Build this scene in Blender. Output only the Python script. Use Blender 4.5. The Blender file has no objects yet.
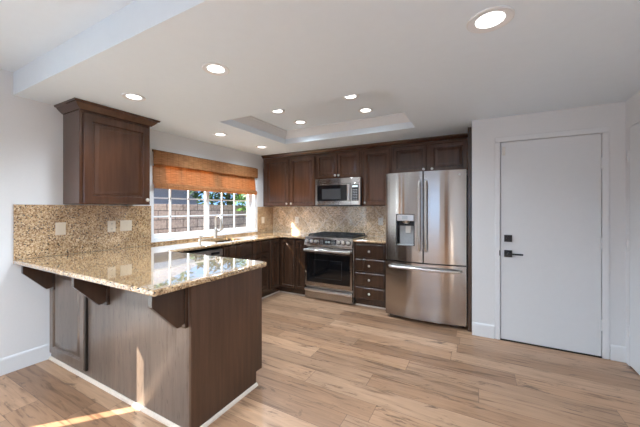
import bpy, bmesh, math, random
from mathutils import Vector, Matrix
random.seed(7)
S = bpy.context.scene
COL = S.collection
R = math.radians

# ------------------------------------------------------------------ camera, world, sun, area lights, exposure
cam_d = bpy.data.cameras.new('camera')
cam_d.sensor_fit = 'HORIZONTAL'; cam_d.sensor_width = 36.0
cam_d.lens = 291.1 / 640 * 36.0
cam_d.shift_y = -4.5 / 640
cam_d.clip_start = 0.02
cam = bpy.data.objects.new('camera', cam_d); COL.objects.link(cam)
cam.location = (0, 0, 1.35); cam.rotation_euler = (R(90), 0, R(28.38))
S.camera = cam

S.view_settings.view_transform = 'Standard'; S.view_settings.look = 'None'
S.view_settings.gamma = 1.0; S.view_settings.use_curve_mapping = False
S.view_settings.exposure = 0.08

W = bpy.data.worlds.new('sky'); S.world = W; W.use_nodes = True
bg = W.node_tree.nodes['Background']
bg.inputs[0].default_value = (0.30, 0.55, 1.0, 1); bg.inputs[1].default_value = 1.9

def add_light(name, kind, energy, loc, rot=(0, 0, 0), color=(1, 1, 1), **kw):
    d = bpy.data.lights.new(name, kind); d.energy = energy; d.color = color
    for k, v in kw.items(): setattr(d, k, v)
    o = bpy.data.objects.new(name, d); COL.objects.link(o); o.location = loc; o.rotation_euler = rot
    return o
AZ, TE = R(48.5), 0.709                      # sun travels towards +x +y
sun_dir = Vector((math.cos(AZ), math.sin(AZ), -TE))
sun = add_light('sun', 'SUN', 27.0, (-8, -8, 8), color=(1, .87, .74), angle=R(.25))
sun.rotation_euler = sun_dir.to_track_quat('-Z', 'Y').to_euler()
# daylight through the patio door on the left wall; added soft fill from the rear
add_light('daylight_patio_door', 'AREA', 105, (-3.72, -.32, 1.02), (0, R(-90), 0), (.82, .92, 1), shape='RECTANGLE', size=1.95, size_y=1.75)
add_light('fill_rear', 'AREA', 9, (-.9, -3.32, 1.35), (R(90), 0, 0), (.92, .96, 1), shape='RECTANGLE', size=2.3, size_y=1.5)

# ------------------------------------------------------------------ materials
def new_mat(name):
    m = bpy.data.materials.new(name); m.use_nodes = True
    nt = m.node_tree; return m, nt, nt.nodes['Principled BSDF']
def setp(p, **kw):
    for k, v in kw.items():
        k = k.replace('_', ' ')
        for i in p.inputs:
            if i.name.lower() == k.lower():
                i.default_value = (*v, 1) if isinstance(v, tuple) and len(v) == 3 else v
def node(nt, typ, **kw):
    n = nt.nodes.new(typ)
    for k, v in kw.items():
        if k in n.inputs.keys(): n.inputs[k].default_value = v
        else: setattr(n, k, v)
    return n
def ramp(nt, fac, stops, interp='LINEAR'):
    r = nt.nodes.new('ShaderNodeValToRGB'); r.color_ramp.interpolation = interp
    el = r.color_ramp.elements
    while len(el) < len(stops): el.new(.5)
    for e, (p, c) in zip(el, stops): e.position = p; e.color = (*c, 1)
    nt.links.new(fac, r.inputs[0]); return r
def mapping(nt, scale=(1, 1, 1), rot=(0, 0, 0)):
    tc = nt.nodes.new('ShaderNodeTexCoord'); mp = nt.nodes.new('ShaderNodeMapping')
    mp.inputs['Scale'].default_value = scale; mp.inputs['Rotation'].default_value = rot
    nt.links.new(tc.outputs['Object'], mp.inputs[0]); return mp
def bump(nt, p, h, strength=.2, dist=.002):
    b = nt.nodes.new('ShaderNodeBump'); b.inputs['Strength'].default_value = strength; b.inputs['Distance'].default_value = dist
    nt.links.new(h, b.inputs['Height']); nt.links.new(b.outputs[0], p.inputs['Normal'])
def mixc(nt, fac, a, b, mode='MIX'):
    m = nt.nodes.new('ShaderNodeMix'); m.data_type = 'RGBA'; m.blend_type = mode
    for s, i in ((fac, 0), (a, 6), (b, 7)):
        if hasattr(s, 'links'): nt.links.new(s, m.inputs[i])
        elif isinstance(s, tuple): m.inputs[i].default_value = (*s, 1)
        else: m.inputs[i].default_value = s
    return m.outputs[2]
def mth(nt, op, a, b=None, c=None):
    m = nt.nodes.new('ShaderNodeMath'); m.operation = op
    for i, s in enumerate((a, b, c)):
        if s is None: continue
        if hasattr(s, 'links'): nt.links.new(s, m.inputs[i])
        else: m.inputs[i].default_value = s
    return m.outputs[0]

def plain(name, col, rough=.5, metal=0., scale=60, amt=.06, bmp=0., spec=.5, coat=0., **kw):
    m, nt, p = new_mat(name)
    mp = mapping(nt); n = node(nt, 'ShaderNodeTexNoise', Scale=scale, Detail=3.0); nt.links.new(mp.outputs[0], n.inputs[0])
    lo = tuple(c * (1 - amt) for c in col); hi = tuple(min(1, c * (1 + amt)) for c in col)
    r = ramp(nt, n.outputs[0], [(.3, lo), (.7, hi)]); nt.links.new(r.outputs[0], p.inputs['Base Color'])
    setp(p, Roughness=rough, Metallic=metal, **{'Specular IOR Level': spec, 'Coat Weight': coat}, **kw)
    if bmp: bump(nt, p, n.outputs[0], bmp)
    return m
def wood(name, dark, light, rough=.34, coat=.25, stretch=(38, 38, 2.2), spec=.5, wob=.25, fleck=0.):
    m, nt, p = new_mat(name)
    mp = mapping(nt, stretch)
    n = node(nt, 'ShaderNodeTexNoise', Scale=1.0, Detail=5.0, Roughness=.6, Distortion=wob); nt.links.new(mp.outputs[0], n.inputs[0])
    mp2 = mapping(nt, (2.2, 2.2, 1.2)); n2 = node(nt, 'ShaderNodeTexNoise', Scale=1.0, Detail=2.0); nt.links.new(mp2.outputs[0], n2.inputs[0])
    r = ramp(nt, n.outputs[0], [(.32, dark), (.68, light)])
    r2 = ramp(nt, n2.outputs[0], [(.3, (.72, .72, .72)), (.7, (1.2, 1.16, 1.1))])
    col = mixc(nt, 1.0, r.outputs[0], r2.outputs[0], 'MULTIPLY')
    if fleck:
        mp3 = mapping(nt, (75, 75, 7)); n3 = node(nt, 'ShaderNodeTexNoise', Scale=1.0, Detail=3.0, Distortion=1.2); nt.links.new(mp3.outputs[0], n3.inputs[0])
        r3 = ramp(nt, n3.outputs[0], [(.60, (0, 0, 0)), (.68, (1, 1, 1))])
        col = mixc(nt, mth(nt, 'MULTIPLY', r3.outputs[0], fleck), col, tuple(c * .35 for c in dark))
    nt.links.new(col, p.inputs['Base Color'])
    setp(p, Roughness=rough, **{'Coat Weight': coat, 'Coat Roughness': .14, 'Specular IOR Level': spec})
    bump(nt, p, n.outputs[0], .12, .001)
    return m
def granite(name, tint=(1.08, .97, .83), diag=False, rough=.07, sc=118):
    m, nt, p = new_mat(name)
    mp = mapping(nt)
    dn = node(nt, 'ShaderNodeTexNoise', Scale=60.0, Detail=3.0); nt.links.new(mp.outputs[0], dn.inputs[0])
    ad = nt.nodes.new('ShaderNodeVectorMath'); ad.operation = 'MULTIPLY_ADD'; ad.inputs[1].default_value = (.012, .012, .012)
    nt.links.new(dn.outputs['Color'], ad.inputs[0]); nt.links.new(mp.outputs[0], ad.inputs[2])
    v = node(nt, 'ShaderNodeTexVoronoi', Scale=float(sc)); nt.links.new(ad.outputs[0], v.inputs['Vector'])
    sep = nt.nodes.new('ShaderNodeSeparateColor'); nt.links.new(v.outputs['Color'], sep.inputs[0])
    t = lambda c: tuple(a * b for a, b in zip(c, tint))
    r = ramp(nt, sep.outputs[0], [(0, t((.06, .038, .025))), (.05, t((.17, .105, .06))), (.15, t((.34, .235, .14))), (.38, t((.48, .355, .225))), (.62, t((.60, .48, .33))), (.86, t((.70, .60, .46)))], 'CONSTANT')
    n = node(nt, 'ShaderNodeTexNoise', Scale=7.0, Detail=4.0); nt.links.new(mp.outputs[0], n.inputs[0])
    r2 = ramp(nt, n.outputs[0], [(.3, (.70, .66, .62)), (.7, (1.05, 1.03, 1.0))])
    col = mixc(nt, 1.0, r.outputs[0], r2.outputs[0], 'MULTIPLY')
    if diag:                                   # square granite tiles laid on the diagonal, pale joints
        mp3 = mapping(nt, (1, 1, 1), (0, R(45), 0))
        sx = nt.nodes.new('ShaderNodeSeparateXYZ'); nt.links.new(mp3.outputs[0], sx.inputs[0])
        g = None
        for o in (0, 2):
            f = mth(nt, 'FRACT', mth(nt, 'MULTIPLY', sx.outputs[o], 1 / .21)); l = mth(nt, 'LESS_THAN', f, .03)
            g = l if g is None else mth(nt, 'MAXIMUM', g, l)
        cx = mth(nt, 'FLOOR', mth(nt, 'MULTIPLY', sx.outputs[0], 1 / .21)); cz = mth(nt, 'FLOOR', mth(nt, 'MULTIPLY', sx.outputs[2], 1 / .21))
        cb = nt.nodes.new('ShaderNodeCombineXYZ'); nt.links.new(cx, cb.inputs[0]); nt.links.new(cz, cb.inputs[1])
        wn = nt.nodes.new('ShaderNodeTexWhiteNoise'); nt.links.new(cb.outputs[0], wn.inputs[0])
        tv = ramp(nt, wn.outputs[0], [(0, (.86, .85, .84)), (1, (1.16, 1.15, 1.15))])
        col = mixc(nt, 1.0, col, tv.outputs[0], 'MULTIPLY')
        col = mixc(nt, mth(nt, 'MULTIPLY', g, .8), col, (.72, .66, .57))
    nt.links.new(col, p.inputs['Base Color'])
    setp(p, Roughness=rough, **{'Specular IOR Level': .7, 'Coat Weight': 1.0, 'Coat IOR': 1.6, 'Coat Roughness': .015})
    return m
def steel(name, col=(.47, .44, .42), rough=.13, aniso=1.0, rot=.25):
    m, nt, p = new_mat(name)
    mp = mapping(nt, (3, 3, 600)); n = node(nt, 'ShaderNodeTexNoise', Scale=1.0, Detail=2.0); nt.links.new(mp.outputs[0], n.inputs[0])
    lo = tuple(c * .95 for c in col); hi = tuple(min(1, c * 1.05) for c in col)
    r = ramp(nt, n.outputs[0], [(.3, lo), (.7, hi)]); nt.links.new(r.outputs[0], p.inputs['Base Color'])
    setp(p, Metallic=1.0, Roughness=rough, Anisotropic=aniso, **{'Anisotropic Rotation': rot})
    tg = nt.nodes.new('ShaderNodeTangent'); tg.direction_type = 'RADIAL'; tg.axis = 'Z'
    nt.links.new(tg.outputs[0], p.inputs['Tangent'])
    return m
def paint(name, col, rough=.6, sc=45, bs=.12):
    m, nt, p = new_mat(name)
    mp = mapping(nt); n = node(nt, 'ShaderNodeTexNoise', Scale=float(sc), Detail=4.0, Roughness=.55); nt.links.new(mp.outputs[0], n.inputs[0])
    r = ramp(nt, n.outputs[0], [(.3, tuple(c * .985 for c in col)), (.7, col)]); nt.links.new(r.outputs[0], p.inputs['Base Color'])
    setp(p, Roughness=rough, **{'Specular IOR Level': .3}); bump(nt, p, n.outputs[0], bs, .004)
    return m
def floor_mat():
    m, nt, p = new_mat('oak_planks')
    tc = nt.nodes.new('ShaderNodeTexCoord'); sx = nt.nodes.new('ShaderNodeSeparateXYZ'); nt.links.new(tc.outputs['Object'], sx.inputs[0])
    PW, PL = .18, 1.35
    ry = mth(nt, 'MULTIPLY', mth(nt, 'ADD', sx.outputs[1], .035), 1 / PW); row = mth(nt, 'FLOOR', ry)
    w1 = nt.nodes.new('ShaderNodeTexWhiteNoise'); w1.noise_dimensions = '1D'; nt.links.new(row, w1.inputs['W'])
    rx = mth(nt, 'ADD', mth(nt, 'MULTIPLY', sx.outputs[0], 1 / PL), mth(nt, 'MULTIPLY', w1.outputs[0], 5.0)); cx = mth(nt, 'FLOOR', rx)
    cb = nt.nodes.new('ShaderNodeCombineXYZ'); nt.links.new(cx, cb.inputs[0]); nt.links.new(row, cb.inputs[1])
    w2 = nt.nodes.new('ShaderNodeTexWhiteNoise'); w2.noise_dimensions = '2D'; nt.links.new(cb.outputs[0], w2.inputs[0])
    tint = ramp(nt, w2.outputs[0], [(0, (.245, .138, .080)), (.25, (.375, .22, .13)), (.5, (.44, .27, .165)), (.75, (.30, .18, .11)), (1, (.49, .31, .195))])
    # grain stretched along the plank, shifted per plank
    gx = mth(nt, 'ADD', mth(nt, 'MULTIPLY', sx.outputs[0], 2.2), mth(nt, 'MULTIPLY', w2.outputs[0], 37.0))
    gv = nt.nodes.new('ShaderNodeCombineXYZ'); nt.links.new(gx, gv.inputs[0]); nt.links.new(mth(nt, 'MULTIPLY', sx.outputs[1], 26.0), gv.inputs[1]); nt.links.new(mth(nt, 'MULTIPLY', w2.outputs[0], 11.0), gv.inputs[2])
    n = node(nt, 'ShaderNodeTexNoise', Scale=1.0, Detail=6.0, Roughness=.62, Distortion=.9); nt.links.new(gv.outputs[0], n.inputs[0])
    gr = ramp(nt, n.outputs[0], [(.30, (.42, .37, .34)), (.45, (.93, .92, .91)), (.7, (1.18, 1.17, 1.16))])
    col = mixc(nt, 1.0, tint.outputs[0], gr.outputs[0], 'MULTIPLY')
    # knots and dark mineral streaks
    kv = nt.nodes.new('ShaderNodeCombineXYZ'); nt.links.new(mth(nt, 'MULTIPLY', gx, .8), kv.inputs[0]); nt.links.new(mth(nt, 'MULTIPLY', sx.outputs[1], 5.5), kv.inputs[1]); nt.links.new(w2.outputs[0], kv.inputs[2])
    kn = node(nt, 'ShaderNodeTexNoise', Scale=2.4, Detail=5.0, Roughness=.7, Distortion=.6); nt.links.new(kv.outputs[0], kn.inputs[0])
    kr = ramp(nt, kn.outputs[0], [(.585, (0, 0, 0)), (.67, (1, 1, 1))])
    col = mixc(nt, mth(nt, 'MULTIPLY', kr.outputs[0], .75), col, (.085, .05, .032))
    fy = mth(nt, 'FRACT', ry); fx = mth(nt, 'FRACT', rx)
    e = mth(nt, 'MAXIMUM', mth(nt, 'LESS_THAN', fy, .018), mth(nt, 'LESS_THAN', fx, .0028))
    col = mixc(nt, mth(nt, 'MULTIPLY', e, .7), col, (.10, .06, .04))
    nt.links.new(col, p.inputs['Base Color'])
    rr = ramp(nt, n.outputs[0], [(.3, (.38, .38, .38)), (.7, (.27, .27, .27))]); nt.links.new(rr.outputs[0], p.inputs['Roughness'])
    setp(p, **{'Specular IOR Level': .5})
    bump(nt, p, mth(nt, 'SUBTRACT', n.outputs[0], e), .18, .0012)
    return m
def block_mat():
    m, nt, p = new_mat('slump_block')
    tc = nt.nodes.new('ShaderNodeTexCoord'); sx = nt.nodes.new('ShaderNodeSeparateXYZ'); nt.links.new(tc.outputs['Object'], sx.inputs[0])
    cb = nt.nodes.new('ShaderNodeCombineXYZ'); nt.links.new(mth(nt, 'ADD', sx.outputs[1], sx.outputs[0]), cb.inputs[0]); nt.links.new(sx.outputs[2], cb.inputs[1])
    b = node(nt, 'ShaderNodeTexBrick', Scale=1.0, offset=.5); nt.links.new(cb.outputs[0], b.inputs[0])
    b.inputs['Color1'].default_value = (.44, .32, .25, 1); b.inputs['Color2'].default_value = (.33, .23, .175, 1); b.inputs['Mortar'].default_value = (.15, .105, .085, 1)
    b.inputs['Mortar Size'].default_value = .012; b.inputs['Brick Width'].default_value = .41; b.inputs['Row Height'].default_value = .205
    n = node(nt, 'ShaderNodeTexNoise', Scale=18.0, Detail=5.0); nt.links.new(tc.outputs['Object'], n.inputs[0])
    r = ramp(nt, n.outputs[0], [(.3, (.7, .68, .66)), (.7, (1.2, 1.2, 1.18))])
    nt.links.new(mixc(nt, 1.0, b.outputs[0], r.outputs[0], 'MULTIPLY'), p.inputs['Base Color'])
    setp(p, Roughness=.9); bump(nt, p, n.outputs[0], .5, .01)
    return m
def blind_mat():
    m, nt, p = new_mat('woven_bamboo')
    tc = nt.nodes.new('ShaderNodeTexCoord'); sx = nt.nodes.new('ShaderNodeSeparateXYZ'); nt.links.new(tc.outputs['Object'], sx.inputs[0])
    cb = nt.nodes.new('ShaderNodeCombineXYZ'); nt.links.new(mth(nt, 'MULTIPLY', sx.outputs[1], 9.0), cb.inputs[0]); nt.links.new(mth(nt, 'MULTIPLY', sx.outputs[2], 170.0), cb.inputs[1])
    n = node(nt, 'ShaderNodeTexNoise', Scale=1.0, Detail=3.0); nt.links.new(cb.outputs[0], n.inputs[0])
    r = ramp(nt, n.outputs[0], [(.28, (.33, .14, .052)), (.5, (.52, .25, .10)), (.72, (.70, .38, .18))])
    warp = mth(nt, 'LESS_THAN', mth(nt, 'FRACT', mth(nt, 'MULTIPLY', sx.outputs[1], 1 / .075)), .06)
    col = mixc(nt, mth(nt, 'MULTIPLY', warp, .45), r.outputs[0], (.20, .075, .03))
    nt.links.new(col, p.inputs['Base Color']); setp(p, Roughness=.6, **{'Specular IOR Level': .3})
    bump(nt, p, n.outputs[0], .4, .002)
    tr = nt.nodes.new('ShaderNodeBsdfTranslucent'); nt.links.new(col, tr.inputs[0])
    mx = nt.nodes.new('ShaderNodeMixShader'); mx.inputs[0].default_value = .5
    nt.links.new(p.outputs[0], mx.inputs[1]); nt.links.new(tr.outputs[0], mx.inputs[2])
    nt.links.new(mx.outputs[0], nt.nodes['Material Output'].inputs[0])
    return m
def glass_mat():
    m = bpy.data.materials.new('window_glass'); m.use_nodes = True; nt = m.node_tree
    nt.nodes.remove(nt.nodes['Principled BSDF'])
    t = nt.nodes.new('ShaderNodeBsdfTransparent'); t.inputs[0].default_value = (.96, .98, .97, 1)
    g = nt.nodes.new('ShaderNodeBsdfGlossy'); g.inputs['Roughness'].default_value = .0
    lw = nt.nodes.new('ShaderNodeLayerWeight'); lw.inputs[0].default_value = .5
    fr = mth(nt, 'MULTIPLY_ADD', mth(nt, 'POWER', lw.outputs['Facing'], 5.0), .9, .03)
    n = node(nt, 'ShaderNodeTexNoise', Scale=3.0); rr = ramp(nt, n.outputs[0], [(0, (.0, .0, .0)), (1, (.01, .01, .01))]); nt.links.new(rr.outputs[0], g.inputs['Roughness'])
    mx = nt.nodes.new('ShaderNodeMixShader'); nt.links.new(fr, mx.inputs[0]); nt.links.new(t.outputs[0], mx.inputs[1]); nt.links.new(g.outputs[0], mx.inputs[2])
    nt.links.new(mx.outputs[0], nt.nodes['Material Output'].inputs[0]); return m
def emit_mat(name, col, s):
    m, nt, p = new_mat(name); setp(p, **{'Base Color': (.9, .9, .9), 'Emission Color': col, 'Emission Strength': s, 'Roughness': .4}); return m
def trans_mat(name, col, f=.5):
    m, nt, p = new_mat(name); setp(p, Roughness=.7)
    n = node(nt, 'ShaderNodeTexNoise', Scale=40.0); r = ramp(nt, n.outputs[0], [(.3, tuple(c * .94 for c in col)), (.7, col)]); nt.links.new(r.outputs[0], p.inputs['Base Color'])
    tr = nt.nodes.new('ShaderNodeBsdfTranslucent'); nt.links.new(r.outputs[0], tr.inputs[0])
    mx = nt.nodes.new('ShaderNodeMixShader'); mx.inputs[0].default_value = f
    nt.links.new(p.outputs[0], mx.inputs[1]); nt.links.new(tr.outputs[0], mx.inputs[2]); nt.links.new(mx.outputs[0], nt.nodes['Material Output'].inputs[0]); return m

M = dict(
    wall=paint('wall_paint', (.765, .78, .80), .6, 60, .06), ceil=paint('ceiling_texture', (.78, .87, .955), .7, 16, .22),
    trim=paint('trim_paint', (.78, .80, .825), .4, 20, .01), doorp=paint('door_paint', (.74, .765, .795), .45, 20, .012),
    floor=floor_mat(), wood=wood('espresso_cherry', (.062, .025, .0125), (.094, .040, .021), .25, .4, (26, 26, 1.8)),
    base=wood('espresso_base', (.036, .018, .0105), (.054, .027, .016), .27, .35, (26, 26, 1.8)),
    oak=wood('espresso_oak_panel', (.105, .077, .062), (.155, .120, .100), .30, .4, (40, 40, 2.2), .6, .6, .7),
    endp=wood('espresso_end_panel', (.060, .030, .0175), (.094, .048, .029), .4, .1),
    shoe=plain('pale_shoe_moulding', (.62, .53, .45), .5), granite=granite('speckled_granite'), tile=granite('granite_tile', (1.46, 1.5, 1.58), True, .09, 130),
    steel=steel('brushed_stainless'), steel2=plain('satin_stainless', (.62, .60, .585), .28, 1., 80, .03), nickel=plain('brushed_nickel', (.72, .68, .62), .28, 1., 80, .04),
    chrome=plain('polished_chrome', (.80, .79, .77), .12, 1., 80, .02), black=plain('black_glass', (.006, .006, .007), .06, 0., 50, .1), dark=plain('dark_grey_plastic', (.03, .03, .032), .45),
    iron=plain('cast_iron', (.018, .018, .019), .55, 0., 90, .2, .2), grey=plain('grey_plastic', (.42, .43, .44), .35), case=plain('fridge_case_grey', (.09, .09, .095), .5),
    white=plain('white_plastic', (.74, .72, .68), .35, 0., 60, .02), almond=plain('almond_plastic', (.72, .63, .51), .4, 0., 60, .02), vinyl=plain('white_vinyl', (.78, .80, .83), .35, 0., 60, .02), slot=plain('outlet_slot', (.05, .04, .04), .6),
    edge_shade=plain('door_edge_shade', (.012, .008, .006), .5), lock=plain('dark_bronze', (.03, .03, .033), .35, .6), blind=blind_mat(), glass=glass_mat(), lens=emit_mat('lit_lens', (1, .98, .95), 6.0), led=emit_mat('display_light', (.3, .6, .75), .35),
    label=plain('pale_print', (.55, .56, .58), .5), vane=trans_mat('white_vane', (.84, .85, .86), .22), added_drape=trans_mat('added_drape_tan', (.60, .33, .17), .3),
    block=block_mat(), stucco=plain('grey_stucco', (.25, .27, .31), .9, 0., 30, .1, .3), shingle=plain('grey_shingle', (.30, .29, .30), .9, 0., 14, .35, .5), fascia=plain('white_fascia', (.7, .72, .74), .7),
    soil=plain('pale_concrete', (.42, .40, .37), .9, 0., 6, .15), leaf=plain('green_leaf', (.09, .19, .03), .5, 0., 9, .5), leafd=plain('dark_leaf', (.03, .075, .018), .5, 0., 9, .5), bark=plain('bark', (.12, .08, .055), .9, 0., 20, .3, .4))

# ------------------------------------------------------------------ mesh helpers
def nb(): return bmesh.new()
def box(bm, x0, x1, y0, y1, z0, z1, bev=0., seg=2):
    x0, x1 = min(x0, x1), max(x0, x1); y0, y1 = min(y0, y1), max(y0, y1); z0, z1 = min(z0, z1), max(z0, z1)
    r = bmesh.ops.create_cube(bm, size=1.0); vs = r['verts']
    for v in vs: v.co = Vector((x0 if v.co.x < 0 else x1, y0 if v.co.y < 0 else y1, z0 if v.co.z < 0 else z1))
    if bev > 0:
        es = list({e for v in vs for e in v.link_edges})
        bmesh.ops.bevel(bm, geom=es, offset=min(bev, .49 * min(x1 - x0, y1 - y0, z1 - z0)), segments=seg, affect='EDGES', profile=.5)
    return bm
def frame(O, U, N, V=(0, 0, 1)):
    O, U, N, V = Vector(O), Vector(U), Vector(N), Vector(V)
    return lambda a, b, c=0.: O + U * a + V * b + N * c
def loops(bm, ls, cap0=True, cap1=True, closed=True):
    vv = [[bm.verts.new(p) for p in l] for l in ls]; n = len(vv[0])
    for a, b in zip(vv, vv[1:]):
        for i in range(n if closed else n - 1):
            j = (i + 1) % n; bm.faces.new((a[i], a[j], b[j], b[i]))
    if cap0: bm.faces.new(vv[0][::-1])
    if cap1: bm.faces.new(vv[-1])
    return bm
def prism(bm, pts, f, d0, d1):                 # polygon pts (a,b) in frame f, extruded along its normal
    return loops(bm, [[f(a, b, d0) for a, b in pts], [f(a, b, d1) for a, b in pts]])
def basis(d):
    d = Vector(d).normalized(); a = Vector((0, 0, 1)) if abs(d.z) < .9 else Vector((1, 0, 0)); u = d.cross(a).normalized(); return u, d.cross(u), d
def lathe(bm, O, d, prof, seg=20, cap0=True, cap1=True):
    u, v, d = basis(d); O = Vector(O)
    return loops(bm, [[O + d * h + (u * math.cos(2 * math.pi * k / seg) + v * math.sin(2 * math.pi * k / seg)) * max(r, 1e-4) for k in range(seg)] for r, h in prof], cap0, cap1)
def cyl(bm, a, b, r, seg=16):
    a, b = Vector(a), Vector(b); return lathe(bm, a, b - a, [(r, 0), (r, (b - a).length)], seg)
def tube(bm, pts, r, seg=12):
    pts = [Vector(p) for p in pts]; ls = []; pu = None
    for i, p in enumerate(pts):
        d = (pts[min(i + 1, len(pts) - 1)] - pts[max(i - 1, 0)]).normalized()
        u = basis(d)[0] if pu is None else (pu - d * pu.dot(d)).normalized(); pu = u; v = d.cross(u)
        rr = r[i] if isinstance(r, (list, tuple)) else r
        ls.append([p + (u * math.cos(2 * math.pi * k / seg) + v * math.sin(2 * math.pi * k / seg)) * rr for k in range(seg)])
    return loops(bm, ls)
def link(name, bm, mat, parent=None, worldpos=None, smooth=True):
    bmesh.ops.recalc_face_normals(bm, faces=bm.faces[:])
    me = bpy.data.meshes.new(name); off = Vector(worldpos or (0, 0, 0))
    for v in bm.verts: v.co -= off
    bm.to_mesh(me); bm.free()
    if smooth:
        me.shade_smooth(); me.set_sharp_from_angle(angle=R(32))
    me.materials.append(M[mat] if isinstance(mat, str) else mat)
    o = bpy.data.objects.new(name, me); COL.objects.link(o); o['wp'] = 0; del o['wp']
    if smooth:
        wn = o.modifiers.new('weighted_normal', 'WEIGHTED_NORMAL'); wn.mode = 'FACE_AREA'; wn.weight = 100; wn.keep_sharp = True
    if parent: o.parent = parent
    else: o.location = off
    return o
ORG = {}
def thing(name, label, cat, loc, group=None):
    o = bpy.data.objects.new(name, None); COL.objects.link(o); o.location = loc; o.empty_display_size = .1
    o['label'] = label; o['category'] = cat
    if group: o['group'] = group
    ORG[o.name] = Vector(loc); return o
def part(name, bm, mat, parent, label=None):
    off = ORG[parent.name]
    o = link(name, bm, mat, parent, off); ORG[o.name] = off       # parts keep the root's origin
    if label: o['label'] = label
    return o
def solo(name, bm, mat, label, cat, group=None):
    xs = [v.co for v in bm.verts]; lo = Vector([min(c[i] for c in xs) for i in range(3)]); hi = Vector([max(c[i] for c in xs) for i in range(3)])
    off = Vector(((lo.x + hi.x) / 2, (lo.y + hi.y) / 2, lo.z))
    o = link(name, bm, mat, None, off); o['label'] = label; o['category'] = cat; ORG[o.name] = off
    if group: o['group'] = group
    return o
def struct(name, bm, mat, parent=None):
    o = link(name, bm, mat, parent); ORG[o.name] = Vector((0, 0, 0))
    if not parent: o['kind'] = 'structure'
    return o

def door_bm(bm, O, U, N, w, h, t=.02, fr=.055, arch=0., flat=False):
    """raised-panel door: rounded outer edge, frame, moulded step, recessed groove, raised field; arch>0 bends the panel's top"""
    f = frame(O, U, N); K = 12
    def lp(ins, c, a):
        x0, x1, y0, y1 = ins, w - ins, ins, h - ins
        pts = [(x0, y0), (x1, y0)]
        for k in range(K + 1):
            s = 1 - 2 * k / K; xx = (x0 + x1) / 2 + s * (x1 - x0) / 2
            pts.append((xx, y1 - a * (s * s)))
        return [f(p[0], p[1], c) for p in pts]
    ls = [lp(0, 0, 0), lp(0, t - .005, 0), lp(.006, t, 0), lp(fr - .010, t, arch), lp(fr - .006, t - .001, arch), lp(fr - .002, t - .006, arch), lp(fr + .001, t - .016, arch), lp(fr + .011, t - .016, arch)]
    if not flat: ls += [lp(fr + .013, t - .013, arch), lp(fr + .040, t - .004, arch), lp(fr + .046, t - .002, arch)]
    return loops(bm, ls)
def slab_front(bm, O, U, N, w, h, t=.02):
    f = frame(O, U, N); lp = lambda i, c: [f(i, i, c), f(w - i, i, c), f(w - i, h - i, c), f(i, h - i, c)]
    return loops(bm, [lp(0, 0), lp(0, t - .009), lp(.006, t - .007), lp(.014, t)])
def knob_bm(bm, P, N, s=1.):
    return lathe(bm, P, N, [(.006 * s, 0), (.0055 * s, .010 * s), (.010 * s, .014 * s), (.0155 * s, .019 * s), (.0155 * s, .024 * s), (.011 * s, .029 * s), (.003, .031 * s)], 16)
XP, XN, YP, YN = (1, 0, 0), (-1, 0, 0), (0, 1, 0), (0, -1, 0)

# ------------------------------------------------------------------ the setting
XW, YB, CZ, XR, YD = -3.405, 4.43, 2.30, 1.15, 3.538
bm = nb(); box(bm, -3.6, 1.35, -3.4, 4.6, -.08, 0); struct('floor', bm, 'floor')
TX0, TX1, TY0, TY1, TZ = -2.475, -.635, 2.27, 3.515, 2.475
bm = nb()
box(bm, XW - .2, TX0, .92, YB + .17, CZ, 2.7); box(bm, TX1, XR + .2, .92, YB + .17, CZ, 2.7)
box(bm, TX0, TX1, .92, TY0, CZ, 2.7); box(bm, TX0, TX1, TY1, YB + .17, CZ, 2.7); box(bm, TX0, TX1, TY0, TY1, TZ, 2.7)
box(bm, XW - .2, XR + .2, -3.4, .92, 2.49, 2.7)
struct('ceiling', bm, 'ceil')
# crown moulding round the inside of the tray
bm = nb(); prof = [(0, 0), (.012, 0), (.018, .018), (.03, .028), (.052, .06), (.056, .078), (.07, .085), (.07, .10), (0, .10)]
rings = []
for a, b in prof:
    z = TZ - .10 + b; rings.append([Vector((TX0 + a, TY0 + a, z)), Vector((TX1 - a, TY0 + a, z)), Vector((TX1 - a, TY1 - a, z)), Vector((TX0 + a, TY1 - a, z))])
loops(bm, rings, False, False); struct('trim_1', bm, 'trim')
# left wall with the kitchen window and the patio door
WY0, WY1, WZ0, WZ1 = 2.09, 3.945, .955, 2.065
PY0, PY1, PZ1 = -1.25, .60, 2.03
bm = nb(); xo = XW - .16
box(bm, xo, XW, -3.4, PY0, 0, 2.6); box(bm, xo, XW, PY0, PY1, PZ1, 2.6); box(bm, xo, XW, PY1, WY0, 0, 2.6)
box(bm, xo, XW, WY0, WY1, 0, WZ0); box(bm, xo, XW, WY0, WY1, WZ1, 2.6); box(bm, xo, XW, WY1, YB + .16, 0, 2.6)
struct('wall_left', bm, 'wall')
bm = nb(); box(bm, XW, -.05, YB, YB + .16, 0, 2.6); struct('wall_back', bm, 'wall')
DX0, DX1, DZ = .212, .99, 2.035
bm = nb(); box(bm, -.05, DX0 - .004, YD, YD + .12, 0, 2.6); box(bm, DX1 + .004, XR + .15, YD, YD + .12, 0, 2.6); box(bm, DX0 - .004, DX1 + .004, YD, YD + .12, DZ + .004, 2.6)
box(bm, -.05, .06, YD + .12, YB + .16, 0, 2.6); struct('wall_entry', bm, 'wall')
RY0, RY1, RZ = 2.64, 3.462, 2.05
bm = nb(); box(bm, XR, XR + .15, -3.4, RY0 - .004, 0, 2.6); box(bm, XR, XR + .15, RY1 + .004, YD, 0, 2.6); box(bm, XR, XR + .15, RY0 - .004, RY1 + .004, RZ + .005, 2.6); struct('wall_right', bm, 'wall')
bm = nb(); bx0, bx1, bz0, bz1 = -2.0, .25, .75, 2.05
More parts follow.
